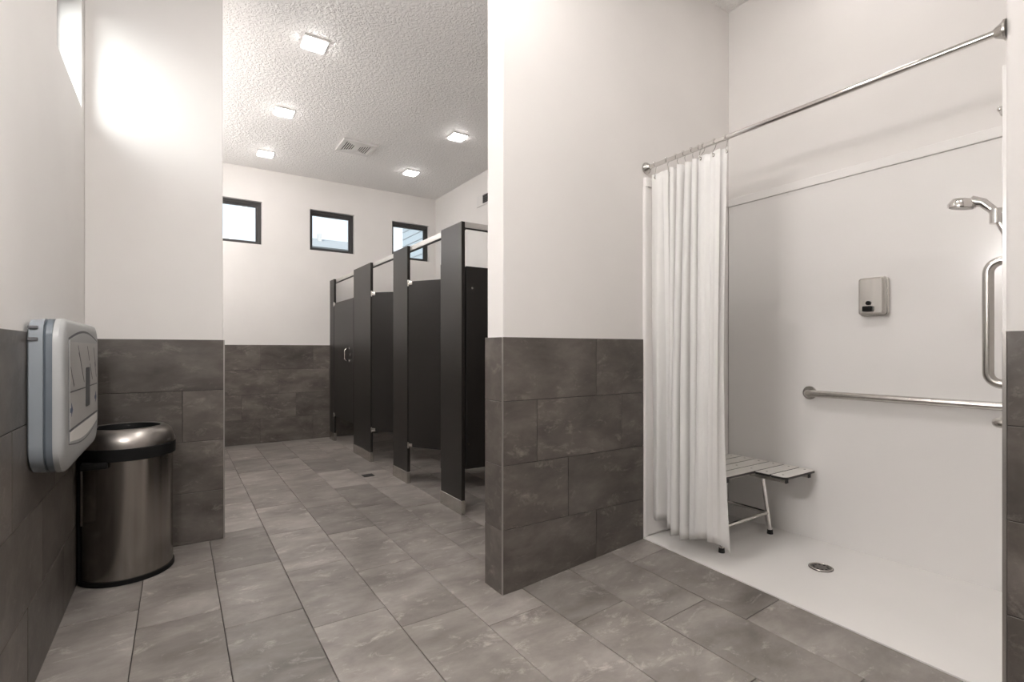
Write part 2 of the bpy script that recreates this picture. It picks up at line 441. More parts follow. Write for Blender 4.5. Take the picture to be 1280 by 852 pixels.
# ------------------------------------------------------------------ wall tiles
def wainscot(wall_o, axis, plane, sgn, a0, a1, joints, rows=ROW, zfloor=None):
    """tiles on the wall: joints[r] lists the vertical joints of row r; sgn is the side the face looks to"""
    g = MB(); d0, d1 = plane - sgn * TT, plane - sgn * 0.0035
    if axis == 'X': g.box(d0, d1, a0, a1, 0, rows[-1] - 0.001)
    else: g.box(a0, a1, d0, d1, 0, rows[-1] - 0.001)
    g.build('grout_bed', 'grout', wall_o)
    for r in range(len(rows) - 1):
        js = [a0 - G] + sorted(j for j in joints[r] if a0 + 0.03 < j < a1 - 0.03) + [a1 + G]
        for i in range(len(js) - 1):
            u0, u1, v0, v1 = js[i] + G, js[i + 1] - G, rows[r] + G, rows[r + 1] - (G if r < len(rows) - 2 else 0)
            hw, hh = (u1 - u0) / 2, (v1 - v0) / 2
            key = (axis, sgn, round(hw, 3), round(hh, 3))
            proud = random.uniform(-0.0004, 0.0004)
            if axis == 'X':
                cs = [(0, -hw, -hh), (0, hw, -hh), (0, hw, hh), (0, -hw, hh)]; nn = (sgn, 0, 0); loc = (plane + proud, (u0 + u1) / 2, (v0 + v1) / 2)
            else:
                cs = [(-hw, 0, -hh), (hw, 0, -hh), (hw, 0, hh), (-hw, 0, hh)]; nn = (0, sgn, 0); loc = ((u0 + u1) / 2, plane + proud, (v0 + v1) / 2)
            put_tile(tile_mesh(key, cs, nn, 0.0085, 'wall_tile'), loc, wall_o)
def seq(a, step, lo, hi):
    k = math.floor((lo - a) / step); r = []
    while a + k * step < hi: r.append(a + k * step); k += 1
    return r
LJ = [seq(a, 0.643, -2, 3.7) for a in (2.325, 2.550, 2.128, 2.335)]
wainscot(wall_left, 'X', XL, 1, YBK, YW, LJ)
wainscot(wall_wing, 'Y', YW, -1, XL, 0.240, [[-0.10 - 0.30], [-0.20], [0.024], []])
wainscot(wall_far, 'Y', YF, -1, XL, XR, [seq(a, 0.628, -0.5, 3.3) for a in (0.868, 0.660, 1.078, 0.872)])
wainscot(wall_part, 'Y', YP, -1, XP0 + 0.004, XSH - 0.003, [[1.900], [1.703], [1.502, 2.090], [1.900]])
wainscot(wall_part, 'X', XP0, -1, YP + 0.004, YP2 - 0.002, [[], [], [], []])
wainscot(wall_right, 'X', XSH, -1, YBK, YN - 0.012, [seq(a, 0.61, -2, 0.4) for a in (-0.12, 0.08, -0.32, -0.12)])
wainscot(wall_right_far, 'X', XR - TT, -1, YP2, YF, [seq(a, 0.64, 2, 7.1) for a in (2.5, 2.7, 2.3, 2.5)])
wainscot(wall_part, 'Y', YP2, 1, XP0 + 0.004, XR - TT, [seq(a, 0.61, 1, 3.3) for a in (1.9, 1.7, 1.5, 1.9)])
wainscot(wall_wing, 'X', 0.246, 1, YW + 0.022, YW + TT + 0.14, [[], [], [], []])
# metal edge profiles on the free edges of the tile
mb = MB(); mb.box(XP0 - 0.001, XP0 + 0.0055, YP - 0.001, YP + 0.0055, 0, ROW[-1], 0.001); mb.build('edge_trim', 'trim', wall_part)
mb = MB(); mb.box(0.2385, 0.246, YW - 0.001, YW + 0.02, 0, ROW[-1], 0.001); mb.build('edge_trim', 'trim', wall_wing)
mb = MB(); mb.box(XSH - 0.001, XSH + 0.012, YN - 0.012, YN - 0.001, 0.03, ROW[-1], 0.001); mb.build('edge_trim', 'trim', wall_right)

# ------------------------------------------------------------------ windows
def window(n, axis, plane, sgn, u0, u1, z0, z1, label):
    """sgn points outdoors; the frame sits back in the reveal"""
    fw, d0, d1 = 0.042, plane + sgn * 0.055, plane + sgn * 0.125
    def bx(m, a, b, c, d, p, q, bv=0.003):
        if axis == 'X': m.box(p, q, a, b, c, d, bv)
        else: m.box(a, b, p, q, c, d, bv)
    m = MB(); bx(m, u0, u1, z0, z0 + 0.03, d0, d1); root = struct(m.build('window_%d' % n, 'frame'), label)
    for (a, b, c, d) in ((u0, u1, z1 - fw, z1), (u0, u0 + 0.03, z0 + 0.03, z1 - fw), (u1 - fw, u1, z0 + 0.03, z1 - fw)):
        m = MB(); bx(m, a, b, c, d, d0, d1); m.build('window_frame', 'frame', root)
    s0, s1 = d0 + sgn * 0.015, d0 + sgn * 0.05       # opening sash
    for (a, b, c, d) in ((u0 + 0.03, u1 - fw, z1 - fw - 0.022, z1 - fw), (u0 + 0.03, u1 - fw, z0 + 0.03, z0 + 0.045), (u0 + 0.03, u0 + 0.045, z0 + 0.045, z1 - fw - 0.022), (u1 - fw - 0.02, u1 - fw, z0 + 0.045, z1 - fw - 0.022)):
        m = MB(); bx(m, a, b, c, d, s0, s1, 0.002); m.build('sash', 'frame', root)
    m = MB(); g = (s0 + s1) / 2; bx(m, u0 + 0.04, u1 - fw - 0.012, z0 + 0.04, z1 - fw - 0.012, g - 0.003, g + 0.003, 0); m.build('pane', 'glass', root)
for i, h in enumerate(FW):
    window(i + 1, 'Y', YF + TT, 1, h[0], h[1], h[2], h[3],
           ['small dark framed high window partly hidden by the wing wall', 'small dark framed high window in the middle of the far wall', 'small dark framed high window above the stall rail showing a neighbouring house'][i])
window(4, 'X', XL - TT - 0.06, -1, 2.885, 3.556, 2.478, 3.075, 'high window in the left wall flooding the wing wall with daylight')

# ------------------------------------------------------------------ ceiling fixtures
def ceiling_light(x, y, label, mat='lamp'):
    r = thing('ceiling_light', (x, y, ZC), label, 'ceiling light', 'square surface-mounted ceiling lights')
    a = 0.088
    m = MB(); m.box(x - a, x + a, y - a, y + a, ZC - 0.014, ZC - 0.0005, 0.003); m.build('housing', 'white_metal', r)
    m = MB(); b = 0.078
    m.loft([[(px, py, ZC - 0.0145) for px, py in rrect(x - b, x + b, y - b, y + b, 0.008, 3)],
            [(px, py, ZC - 0.022) for px, py in rrect(x - b, x + b, y - b, y + b, 0.008, 3)],
            [(px, py, ZC - 0.027) for px, py in rrect(x - b + 0.006, x + b - 0.006, y - b + 0.006, y + b - 0.006, 0.008, 3)]])
    m.build('diffuser', mat, r)
ceiling_light(0.848, 3.955, 'square ceiling light standing farthest from the far wall in the aisle row')
ceiling_light(0.848, 5.246, 'square ceiling light in the middle of the aisle row')
ceiling_light(0.848, 6.471, 'square ceiling light closest to the far wall in the aisle row')
ceiling_light(2.490, 4.840, 'square ceiling light over the stalls farther from the far wall')
ceiling_light(2.495, 6.148, 'square ceiling light over the stalls closest to the far wall')
for (x, y, lb) in ((0.85, 2.60, 'between the wing wall and the partition wall'), (1.10, 1.55, 'over the open floor before the shower'), (0.85, 0.45, 'over the standing place between left and right walls')):  # unseen fixtures, added to brighten the near walls and floor
    ceiling_light(x, y, 'added unseen square ceiling light ' + lb, 'fill_ceiling')
ceiling_light(2.66, 1.20, 'added unseen square ceiling light inside the shower above the drain')  # added above the frame to lift the brightness inside the shower

# vanity lamps added out of view to brighten the ceiling and shower
def fill_light(x0, sg, y, z, label, mat='fill'):
    r = thing('fill_light', (x0, y, z), label, 'added wall lamp', 'added three-shade vanity lamps')
    m = MB(); m.box(x0 + sg * 0.0005, x0 + sg * 0.025, y - 0.30, y + 0.30, z - 0.05, z + 0.05, 0.004); m.build('back_plate', 'steel', r)
    for k in (-1, 0, 1):
        cx, cy = x0 + sg * 0.085, y + k * 0.2
        m = MB(); m.cyl((x0 + sg * 0.025, cy, z), (cx, cy, z), 0.010, 10); m.build('arm', 'steel', r, True)
        m = MB(); m.cyl((cx, cy, z - 0.075), (cx, cy, z + 0.075), 0.045, 20); m.build('shade', mat, r, True)
fill_light(XL - TT, 1, 4.55, 2.62, 'added unseen three-shade vanity lamp on the left wall next to the wing wall')
fill_light(XL - TT, 1, 5.95, 2.62, 'added unseen three-shade vanity lamp on the left wall towards the far wall')
fill_light(XL - TT, 1, 1.22, 2.00, 'added unseen three-shade vanity lamp on the left wall opposite the shower', 'fill_bright')

# exhaust grille in the ceiling
r = thing('ceiling_vent', (1.672, 5.715, ZC), 'white louvered exhaust grille set in the ceiling between the lights', 'vent')
x0, x1, y0, y1 = 1.487, 1.857, 5.53, 5.90
m = MB(); m.box(x0 + 0.03, x1 - 0.03, y0 + 0.03, y1 - 0.03, ZC - 0.006, ZC - 0.001); m.build('backing', 'louver_dark', r)
for (a, b, c, d) in ((x0, x1, y0, y0 + 0.045), (x0, x1, y1 - 0.045, y1), (x0, x0 + 0.04, y0 + 0.045, y1 - 0.045), (x1 - 0.04, x1, y0 + 0.045, y1 - 0.045)):
    m = MB(); m.box(a, b, c, d, ZC - 0.024, ZC - 0.001, 0.004); m.build('frame', 'white_metal', r)
m = MB(); cx, cy = 1.672, 5.715; m.box(cx - 0.03, cx + 0.03, y0 + 0.045, y1 - 0.045, ZC - 0.02, ZC - 0.004, 0.003); m.build('centre_plate', 'white_metal', r)
for s in (-1, 1):
    for k in range(5):
        xx = cx + s * (0.048 + k * 0.0225); hl = 0.05 + 0.0175 * k
        m = MB(); m.box(xx - 0.003, xx + 0.003, y0 + 0.045, y1 - 0.045, ZC - 0.019, ZC - 0.006, 0.001); m.build('slat', 'white_metal', r)
    for e in (-1, 1):
        m = MB(); ya = cy + e * 0.14; yb = cy + e * 0.055
        m.add([(cx + s * 0.03, ya, ZC - 0.0205), (cx + s * 0.145, ya, ZC - 0.0205), (cx + s * 0.03, yb, ZC - 0.0205),
               (cx + s * 0.03, ya, ZC - 0.0185), (cx + s * 0.145, ya, ZC - 0.0185), (cx + s * 0.03, yb, ZC - 0.0185)],
              [(0, 1, 2), (3, 5, 4), (0, 3, 4, 1), (1, 4, 5, 2), (2, 5, 3, 0)]); m.build('corner_plate', 'white_metal', r)

# air register high on the right side wall
r = thing('wall_register', (XR, 5.56, 3.04), 'white air register with dark opening high on the side wall', 'vent')
m = MB(); m.box(XR - 0.012, XR - 0.0005, 5.32, 5.80, 3.025, 3.165, 0.003); m.build('plate', 'white_metal', r)
m = MB(); m.box(XR - 0.0155, XR - 0.0122, 5.34, 5.635, 3.045, 3.148); m.build('opening', 'louver_dark', r)
for k in range(4):
    z = 3.058 + k * 0.025
    m = MB(); m.box(XR - 0.019, XR - 0.0157, 5.34, 5.635, z, z + 0.006); m.build('slat', 'frame', r)

# ------------------------------------------------------------------ toilet stalls
FX = 1.690; TH = 0.028; ZT = 2.092; ZD0, ZD1 = 0.325, 1.776
def pilaster(y0, y1, label, strip=True):
    r = thing('stall_pilaster', (FX + TH / 2, (y0 + y1) / 2, 0), label, 'stall pilaster', 'charcoal pilasters along the stall fronts')
    m = MB(); m.box(FX, FX + TH, y0, y1, 0.012, ZT, 0.002); m.build('panel', 'stall', r)
    m = MB(); ring = lambda z, e: [(FX - e, y0 - e, z), (FX + TH + e, y0 - e, z), (FX + TH + e, y1 + e, z), (FX - e, y1 + e, z)]
    m.loft([ring(0.0, 0.004), ring(0.098, 0.004), ring(0.1, 0.0015)]); m.build('shoe', 'steel', r)
    if strip:
        m = MB(); m.box(FX + 0.012, FX + 0.022, y1 + 0.0003, y1 + 0.034, 0.26, 1.835, 0.002); m.build('gap_strip', 'stall', r)
    return r
P3 = pilaster(3.225, 3.565, 'charcoal corner pilaster joined to the end panel of the stall nearest the partition wall')
P2 = pilaster(4.250, 4.600, 'narrow charcoal pilaster between the two open stalls')
P1 = pilaster(5.272, 5.885, 'wide charcoal pilaster beside the closed stall door', False)
P0 = pilaster(6.765, 6.975, 'charcoal pilaster standing next to the far tiled wall')

def stall_door(hy, width, ang, label, handle=False):
    """hinged on the far side at hy, swings into the stall"""
    r = thing('stall_door', (FX + TH / 2, hy, ZD0), label, 'stall door', 'charcoal stall doors')
    m = MB(); m.box(FX, FX + TH, hy - width, hy - 0.006, ZD0, ZD1, 0.002); d = m.build('door_panel', 'stall', r)
    for z in (ZD0 + 0.015, ZD1 - 0.015):
        m = MB(); m.cyl((FX - 0.002, hy - 0.006, z - 0.028), (FX - 0.002, hy - 0.006, z + 0.028), 0.008, 10)
        m.box(FX - 0.006, FX + TH + 0.004, hy - 0.05, hy - 0.008, z - 0.017, z + 0.017, 0.003); m.build('hinge', 'steel', r, True)
    if handle:
        yy = hy - width + 0.16
        m = MB(); m.tube(fillet([(FX - 0.001, yy, 1.19), (FX - 0.055, yy, 1.19), (FX - 0.055, yy, 1.05), (FX - 0.001, yy, 1.05)], 0.03, 6), 0.007, 10)
        m.cyl((FX - 0.004, yy, 1.19), (FX, yy, 1.19), 0.016); m.cyl((FX - 0.004, yy, 1.05), (FX, yy, 1.05), 0.016)
        m.build('handle', 'chrome', r, True)
        m = MB(); m.cyl((FX - 0.010, yy - 0.06, 1.12), (FX, yy - 0.06, 1.12), 0.020, 16); m.build('latch', 'chrome', r, True)
    r.rotation_euler = (0, 0, ang)
    return r
stall_door(6.760, 0.868, 0, 'closed charcoal stall door with curved chrome pull handle', True)
stall_door(5.268, 0.655, math.radians(42), 'charcoal stall door standing half open beside the wide pilaster')
stall_door(4.246, 0.668, math.radians(31), 'charcoal stall door ajar behind the corner pilaster')

r = thing('stall_end_panel', (2.48, 3.24, 0.32), 'charcoal end panel closing the stall row towards the shower', 'stall panel')
m = MB(); m.box(FX + TH + 0.010, XR - 0.012, 3.226, 3.252, 0.32, ZD1, 0.002); m.build('panel', 'stall', r)
for (x, z) in ((1.775, 1.62), (1.742, 0.50)):
    m = MB(); m.cyl((x, 3.221, z), (x, 3.2265, z), 0.008, 10); m.build('bolt', 'steel', r, True)
m = MB(); m.box(XR - 0.024, XR - 0.010, 3.20, 3.226, 0.34, ZD1 - 0.02, 0.002); m.build('wall_bracket', 'steel', r)
for (yy, lb) in ((4.42, 'charcoal divider panel between the two open stalls'), (5.58, 'charcoal divider panel beside the closed stall')):
    t = MB().box(FX + TH + 0.006, XR - 0.012, yy - 0.013, yy + 0.013, 0.32, ZD1, 0.002).build('stall_divider', 'stall', org=(2.48, yy, 0.32)); tag(t, lb, 'stall panel')
# head rail running over the pilasters and round the corner
r = thing('head_rail', (FX + TH, 5.1, 2.05), 'aluminium head rail bracing the tops of the stall pilasters', 'rail')
def rail_prof(c, s): return [(c - s * 0.0, 2.052), (c + s * 0.034, 2.052), (c + s * 0.034, 2.080), (c + s * 0.020, 2.098), (c - s * 0.0, 2.092)]
m = MB(); m.loft([[(x, y, z) for x, z in rail_prof(FX + TH, 1)] for y in (3.262, YF - 0.003)]); m.build('front_rail', 'alu', r)
m = MB(); m.loft([[(x, y, z) for y, z in rail_prof(3.226, 1)] for x in (FX + 0.006, XR - 0.001)]); rr_ = thing('return_rail', (2.48, 3.24, 2.05), 'aluminium rail above the stall end panel', 'rail'); m.build('rail', 'alu', rr_)
m = MB(); m.box(FX + TH + 0.004, FX + TH + 0.03, 3.27, YF - 0.004, 2.046, 2.0515); m.build('rail_lip', 'stall_edge', r)
m = MB(); m.box(FX + 0.03, XR - 0.002, 3.230, 3.256, 2.046, 2.0515); m.build('rail_lip', 'stall_edge', rr_)

# square floor drain in the aisle
r = thing('floor_drain', (1.49, 4.72, 0), 'small dark square floor drain in front of the stalls', 'drain')
m = MB(); m.box(1.44, 1.54, 4.67, 4.77, 0.0005, 0.003, 0.001); m.build('plate', 'louver_dark', r)
for k in range(5):
    yy = 4.684 + k * 0.018
    m = MB(); m.box(1.448, 1.532, yy - 0.004, yy + 0.004, 0.0031, 0.0045); m.build('bar', 'frame', r)

# ------------------------------------------------------------------ shower base and panels
def pan_z(x, y):
    f = (x - XSH) / (XB - XSH)
    zf = ramp(XSH, y) + 0.004; zb = 0.095 - 0.016 * (y - 0.6)
    z = zf * (1 - f) + zb * f
    d = math.hypot(x - 2.745, y - 1.305)
    return z - 0.010 * math.exp(-(d / 0.25) ** 2)
m = MB(); NX, NY = 16, 28; PY1 = YP + TT
vs = []
for j in range(NY + 1):
    for i in range(NX + 1):
        x = XSH + 0.0005 + (XB - 0.001 - XSH) * i / NX; y = (YN - 0.004) + (PY1 - 0.001 - YN + 0.004) * j / NY
        vs.append((x, y, pan_z(x, y)))
nn = NX + 1
m.add(vs, [(j * nn + i, j * nn + i + 1, (j + 1) * nn + i + 1, (j + 1) * nn + i) for j in range(NY) for i in range(NX)])
edge = [i for i in range(nn)] + [j * nn + NX for j in range(1, NY + 1)] + [NY * nn + i for i in reversed(range(NX))] + [j * nn for j in reversed(range(1, NY))]
o = len(m.v); m.v += [(vs[i][0], vs[i][1], -0.004) for i in edge]
for k in range(len(edge)):
    l = (k + 1) % len(edge); m.f.append((edge[k], edge[l], o + l, o + k)); m.mi.append(0)
m.f.append(tuple(o + k for k in reversed(range(len(edge))))); m.mi.append(0)
pan = m.build('shower_tray', 'pan', smooth=True, org=(2.68, 1.28, 0))
tag(pan, 'white shower tray sloping to a round drain', 'shower tray')

SZ = 2.128
sur = thing('shower_lining', (XB, 1.28, 0.06), 'glossy white back panel of the shower carrying the soap dispenser', 'shower lining')
m = MB(); m.box(XB, XB + 0.021, YN + 0.010, YP - 0.004, 0.05, SZ, 0.002); m.build('panel', 'acrylic', sur)
m = MB(); m.box(XB - 0.010, XB + 0.021, YN + 0.010, YP - 0.004, SZ + 0.0005, SZ + 0.052, 0.004); m.build('top_ledge', 'acrylic', sur)
sur = thing('shower_lining', (2.68, YP, 0.06), 'white shower side panel behind the curtain and seat', 'shower lining')
m = MB(); m.box(XSH + 0.004, XB - 0.0005, YP - 0.002, YP + TT - 0.001, 0.095, SZ, 0.002); m.build('panel', 'acrylic', sur)
m = MB(); m.box(XSH + 0.004, XB - 0.011, YP - 0.012, YP + TT - 0.001, SZ + 0.0005, SZ + 0.052, 0.004); m.build('top_ledge', 'acrylic', sur)
m = MB(); m.box(XSH + 0.0005, XSH + 0.0035, YP - 0.006, YP + TT - 0.001, 0.085, SZ, 0.001); m.box(XSH + 0.0035, XSH + 0.026, YP - 0.009, YP - 0.0025, 0.085, SZ, 0.002); m.build('front_flange', 'acrylic', sur)
sur = thing('shower_lining', (2.68, YN, 0.06), 'white shower side panel holding the hand shower', 'shower lining')
m = MB(); m.box(XSH + 0.04, XB - 0.0005, YN - 0.004, YN + 0.008, 0.10, SZ, 0.002); m.build('panel', 'acrylic', sur)

r = thing('shower_drain', (2.745, 1.305, pan_z(2.745, 1.305)), 'round metal drain in the white shower base', 'drain')
z = pan_z(2.745, 1.305)
m = MB(); m.cyl((2.745, 1.305, z + 0.0006), (2.745, 1.305, z + 0.0042), 0.056, 32); m.build('plate', 'drain', r, True)
for k in range(10):
    a = 2 * PI * k / 10; c = Vector((2.745 + 0.033 * math.cos(a), 1.305 + 0.033 * math.sin(a), z + 0.0045))
    m = MB(); m.cyl(c - Vector((0, 0, 0.0003)), c + Vector((0, 0, 0.0004)), 0.006, 8); m.build('hole', 'louver_dark', r)
m = MB(); m.tube([(2.745 + 0.050 * math.cos(2 * PI * k / 28), 1.305 + 0.050 * math.sin(2 * PI * k / 28), z + 0.004) for k in range(28)], 0.003, 6, True); m.build('rim', 'steel', r, True)

# ------------------------------------------------------------------ curtain rod, curtain, hooks
RX, RZ, RR = 2.300, 2.240, 0.0125
r = thing('curtain_rod', (RX, 1.28, RZ), 'straight stainless curtain rod spanning the shower opening', 'curtain rod')
m = MB(); m.cyl((RX, YN - 0.004, RZ), (RX, YP + TT - 0.001, RZ), RR, 18); m.build('rod', 'chrome', r, True)
for (y, s) in ((YP + TT - 0.001, -1), (YN - 0.006, 1)):
    m = MB(); m.tube([(RX, y, RZ), (RX, y + s * 0.006, RZ), (RX, y + s * 0.010, RZ), (RX, y + s * 0.03, RZ)], [0.034, 0.034, 0.028, 0.016], 24); m.build('flange', 'steel', r, True)

# the curtain is pushed to one side: flat panels at both ends, tight pleats between
CT, CB = 2.192, 0.178
ctrl = [  # (Y, X offset at top, X offset at bottom)
    (2.030, 0.000, 0.010), (1.970, -0.008, -0.030), (1.915, 0.000, 0.020), (1.888, 0.022, 0.046), (1.862, -0.018, -0.036), (1.836, 0.022, 0.042), (1.810, -0.020, -0.046),
    (1.782, 0.022, 0.046), (1.755, -0.020, -0.042), (1.727, 0.022, 0.050), (1.704, -0.022, -0.030), (1.686, 0.032, 0.060), (1.664, -0.022, -0.046), (1.620, -0.026, -0.052),
    (1.575, -0.020, -0.030), (1.548, -0.012, 0.000), (1.528, -0.005, 0.020)]
def cr(p, t):
    i = min(int(t), len(p) - 2); f = t - i
    q = [p[max(0, min(len(p) - 1, i + d))] for d in (-1, 0, 1, 2)]
    return tuple(0.5 * (2 * q[1][k] + (q[2][k] - q[1][k]) * f + (2 * q[0][k] - 5 * q[1][k] + 4 * q[2][k] - q[3][k]) * f * f + (3 * q[1][k] - q[0][k] - 3 * q[2][k] + q[3][k]) * f ** 3) for k in range(3))
NU, NV = 168, 46
m = MB(); vs = []
for j in range(NV + 1):
    v = j / NV
    for i in range(NU + 1):
        u = i / NU
        y, ta, ba = cr(ctrl, u * (len(ctrl) - 1))
        k = v ** 0.75
        xo = ta * (1 - k) + ba * k * 1.05
        zt = CT + 0.004 * math.cos(u * 2 * PI * 9) - 0.006 * math.sin(u * PI)
        zb = CB + 0.018 * math.sin(u * 9.0 + 0.6) + 0.025 * (1 - u) * 0.4 - (0.035 * max(0, (u - 0.93) / 0.07))
        yy = y + 0.012 * math.sin(v * PI) * (1 if u > 0.8 else 0) * (u - 0.8) / 0.2 * 1.6 + 0.004 * math.sin(5 * v + 11 * u)
        if u > 0.9: yy -= 0.010 * max(0, v - 0.75) / 0.25 * (u - 0.9) / 0.1
        vs.append((RX + 0.010 + xo, min(yy, 2.044), zt + (zb - zt) * v))
nn = NU + 1
m.add(vs, [(j * nn + i, j * nn + i + 1, (j + 1) * nn + i + 1, (j + 1) * nn + i) for j in range(NV) for i in range(NU)])
cur = thing('shower_curtain', (RX, 1.78, CB), 'white shower curtain gathered in folds against the partition wall', 'curtain')
ob = m.build('fabric', 'curtain', cur, True)
for p in ob.data.polygons: p.use_smooth = True
for e in ob.data.edges: e.use_edge_sharp = False
md = ob.modifiers.new('thickness', 'SOLIDIFY'); md.thickness = 0.0016; md.offset = 0
hook_u = [0.035, 0.165, 0.31, 0.42, 0.53, 0.64, 0.74, 0.84, 0.975]
for k, u in enumerate(hook_u):
    y, ta, ba = cr(ctrl, u * (len(ctrl) - 1))
    x = RX + 0.010 + ta
    m = MB(); m.tube([(x + 0.0 , y + 0.008 * math.cos(a), CT - 0.022 + 0.008 * math.sin(a)) for a in [2 * PI * q / 14 for q in range(14)]], 0.0025, 6, True)
    m.build('grommet', 'steel', cur, True)
    m = MB(); c0 = Vector((RX, y, RZ))
    loop = [c0 + Vector((0.0175 * math.cos(a), 0, 0.0175 * math.sin(a))) for a in [math.radians(-60 + 300 * q / 16) for q in range(17)]]
    m.tube([(x - 0.003, y, CT - 0.028), (x - 0.006, y, CT - 0.014), (RX + 0.008, y, RZ - 0.024)] + loop, 0.0016, 6)
    tag(m.build('curtain_hook', 'chrome', smooth=True, org=(RX, y, RZ)), ['thin metal curtain hook next to the rod flange on the partition wall', 'thin metal curtain hook among the pleats of the shower curtain', 'thin metal curtain hook at the free edge of the shower curtain'][0 if k == 0 else 2 if k == 8 else 1], 'hook', 'curtain hooks on the rod')

# ------------------------------------------------------------------ folding shower seat
ST, SB = 0.487, 0.472
seat = thing('folding_bench', (2.75, 1.78, 0.07), 'L-shaped ivory slatted shower seat on steel legs', 'shower seat')
def slat(pts):
    m = MB()
    top = [(x, y, ST) for x, y in pts]; bot = [(x, y, SB) for x, y in pts]; mid = [(x, y, ST - 0.003) for x, y in pts]
    e = m.loft([[(x, y, SB) for x, y in pts], mid]); ob = m.build('slat', 'slat_edge', seat)
    m = MB(); m.loft([mid, top], cap0=False); m.build('slat_face', 'slat', ob)
xs0, xs1, xe = 2.455, 3.062, 2.742
ys = [1.662 + 0.0935 * k for k in range(5)]
for k in range(4):
    a, b = ys[k] + 0.006, ys[k + 1] - 0.006
    slat(rrect(xs0, xs1, a, b, [0.03 if k == 0 else 0.002, 0.002, 0.002, 0.002]))
for (a, b, last) in ((1.576, 1.656, False), (1.482, 1.564, True)):
    slat(rrect(xe, xs1, a, b, [0.028 if last else 0.002, 0.02 if last else 0.002, 0.002, 0.002]))
for (x, y0) in ((2.53, 1.69), (2.79, 1.505), (3.02, 1.50)):
    m = MB(); m.box(x - 0.0125, x + 0.0125, y0, YP - 0.004, SB - 0.027, SB - 0.0005, 0.002); m.build('seat_tube', 'steel', seat)
    m = MB(); m.box(x - 0.0135, x + 0.0135, y0 - 0.004, y0, SB - 0.028, SB - 0.001, 0.001); m.build('end_cap', 'rubber', seat)
for k in range(4):
    for x in (2.53, 2.79, 3.02):
        m = MB(); yy = (ys[k] + ys[k + 1]) / 2; m.cyl((x, yy, ST), (x, yy, ST + 0.0012), 0.006, 8); m.build('screw', 'steel', seat)
for yy in (1.616, 1.524):
    for x in (2.79, 3.02):
        m = MB(); m.cyl((x, yy, ST), (x, yy, ST + 0.0012), 0.006, 8); m.build('screw', 'steel', seat)
legs = [((2.53, 1.715, SB - 0.014), (2.478, 1.690)), ((2.91, 1.715, SB - 0.014), (2.963, 1.697)), ((2.53, 2.0, SB - 0.014), (2.488, 1.990)), ((2.91, 2.0, SB - 0.014), (2.963, 1.990))]
for (t, b) in legs:
    zb = pan_z(*b)
    m = MB(); m.cyl(t, (b[0], b[1], zb + 0.022), 0.0125, 14); lg = m.build('leg', 'chrome', seat, True)
    m = MB(); m.cyl((b[0], b[1], zb + 0.0006), (b[0], b[1], zb + 0.026), 0.017, 14, 0.015); m.build('foot', 'rubber', lg, True)
def lerp(t, b, z):
    f = (t[2] - z) / (t[2] - 0.08); return (t[0] + (b[0] - t[0]) * f, t[1] + (b[1] - t[1]) * f, z)
zb = 0.205
for (i, j) in ((0, 1), (0, 2), (1, 3), (2, 3)):
    m = MB(); m.cyl(lerp(*legs[i], zb), lerp(*legs[j], zb), 0.0115, 12); m.build('stretcher', 'chrome', seat, True)
m = MB(); m.cyl((2.50, 1.715, SB - 0.014), (2.94, 1.715, SB - 0.014), 0.0115, 12); m.build('cross_tube', 'steel', seat, True)
m = MB(); m.box(2.50, 3.04, YP - 0.012, YP - 0.0025, SB - 0.06, SB + 0.005, 0.002); m.build('wall_plate', 'steel', seat)

# ------------------------------------------------------------------ soap dispenser, grab bars, shower head
r = thing('soap_dispenser', (XB, 1.195, 1.355), 'stainless steel soap dispenser box on the shower wall', 'soap dispenser')
def yz(x, l): return [(x, a, b) for a, b in l]
m = MB(); m.loft([yz(XB - 0.0005, rrect(1.128, 1.252, 1.357, 1.555, 0.016)), yz(XB - 0.030, rrect(1.126, 1.254, 1.355, 1.557, 0.016))]); m.build('back_box', 'steel', r, True)
m = MB(); m.loft([yz(XB - 0.0305, rrect(1.129, 1.251, 1.358, 1.554, 0.014)), yz(XB - 0.058, rrect(1.131, 1.249, 1.360, 1.552, 0.014)), yz(XB - 0.066, rrect(1.139, 1.241, 1.368, 1.544, 0.010))]); m.build('front_cover', 'steel', r, True)
m = MB(); m.cyl((XB - 0.0665, 1.20, 1.420), (XB - 0.074, 1.20, 1.420), 0.011, 16); m.build('lock', 'black', r, True)
m = MB(); m.box(XB - 0.088, XB - 0.0662, 1.180, 1.222, 1.376, 1.404, 0.004); m.build('push_valve', 'black', r, True)

m = MB(); m.tube(fillet([(XB - 0.001, 1.525, 0.926), (XB - 0.056, 1.525, 0.926), (XB - 0.056, 0.585, 0.926), (XB - 0.001, 0.585, 0.926)], 0.035, 8), 0.019, 16)
g = thing('grab_bar', (XB, 1.05, 0.926), 'long horizontal stainless grab bar below the soap dispenser', 'grab bar', 'grab bars in the shower')
m.build('bar', 'steel', g, True)
for yy in (1.525, 0.585):
    m = MB(); m.cyl((XB - 0.0005, yy, 0.926), (XB - 0.010, yy, 0.926), 0.038, 24); m.build('flange', 'steel', g, True)
YS = YN + 0.008
g = thing('grab_bar', (2.405, YS, 1.26), 'upright D-shaped stainless grab bar at the shower opening', 'grab bar', 'grab bars in the shower')
m = MB(); m.tube(fillet([(2.405, YS + 0.001, 1.055), (2.405, YS + 0.058, 1.055), (2.405, YS + 0.058, 1.488), (2.405, YS + 0.001, 1.488)], 0.04, 8), 0.016, 16); m.build('bar', 'steel', g, True)
for z in (1.055, 1.488):
    m = MB(); m.cyl((2.405, YS + 0.0005, z), (2.405, YS + 0.008, z), 0.036, 24); m.build('flange', 'steel', g, True)
g = thing('grab_bar', (2.72, YS, 0.915), 'horizontal stainless grab bar on the shower control wall', 'grab bar', 'grab bars in the shower')
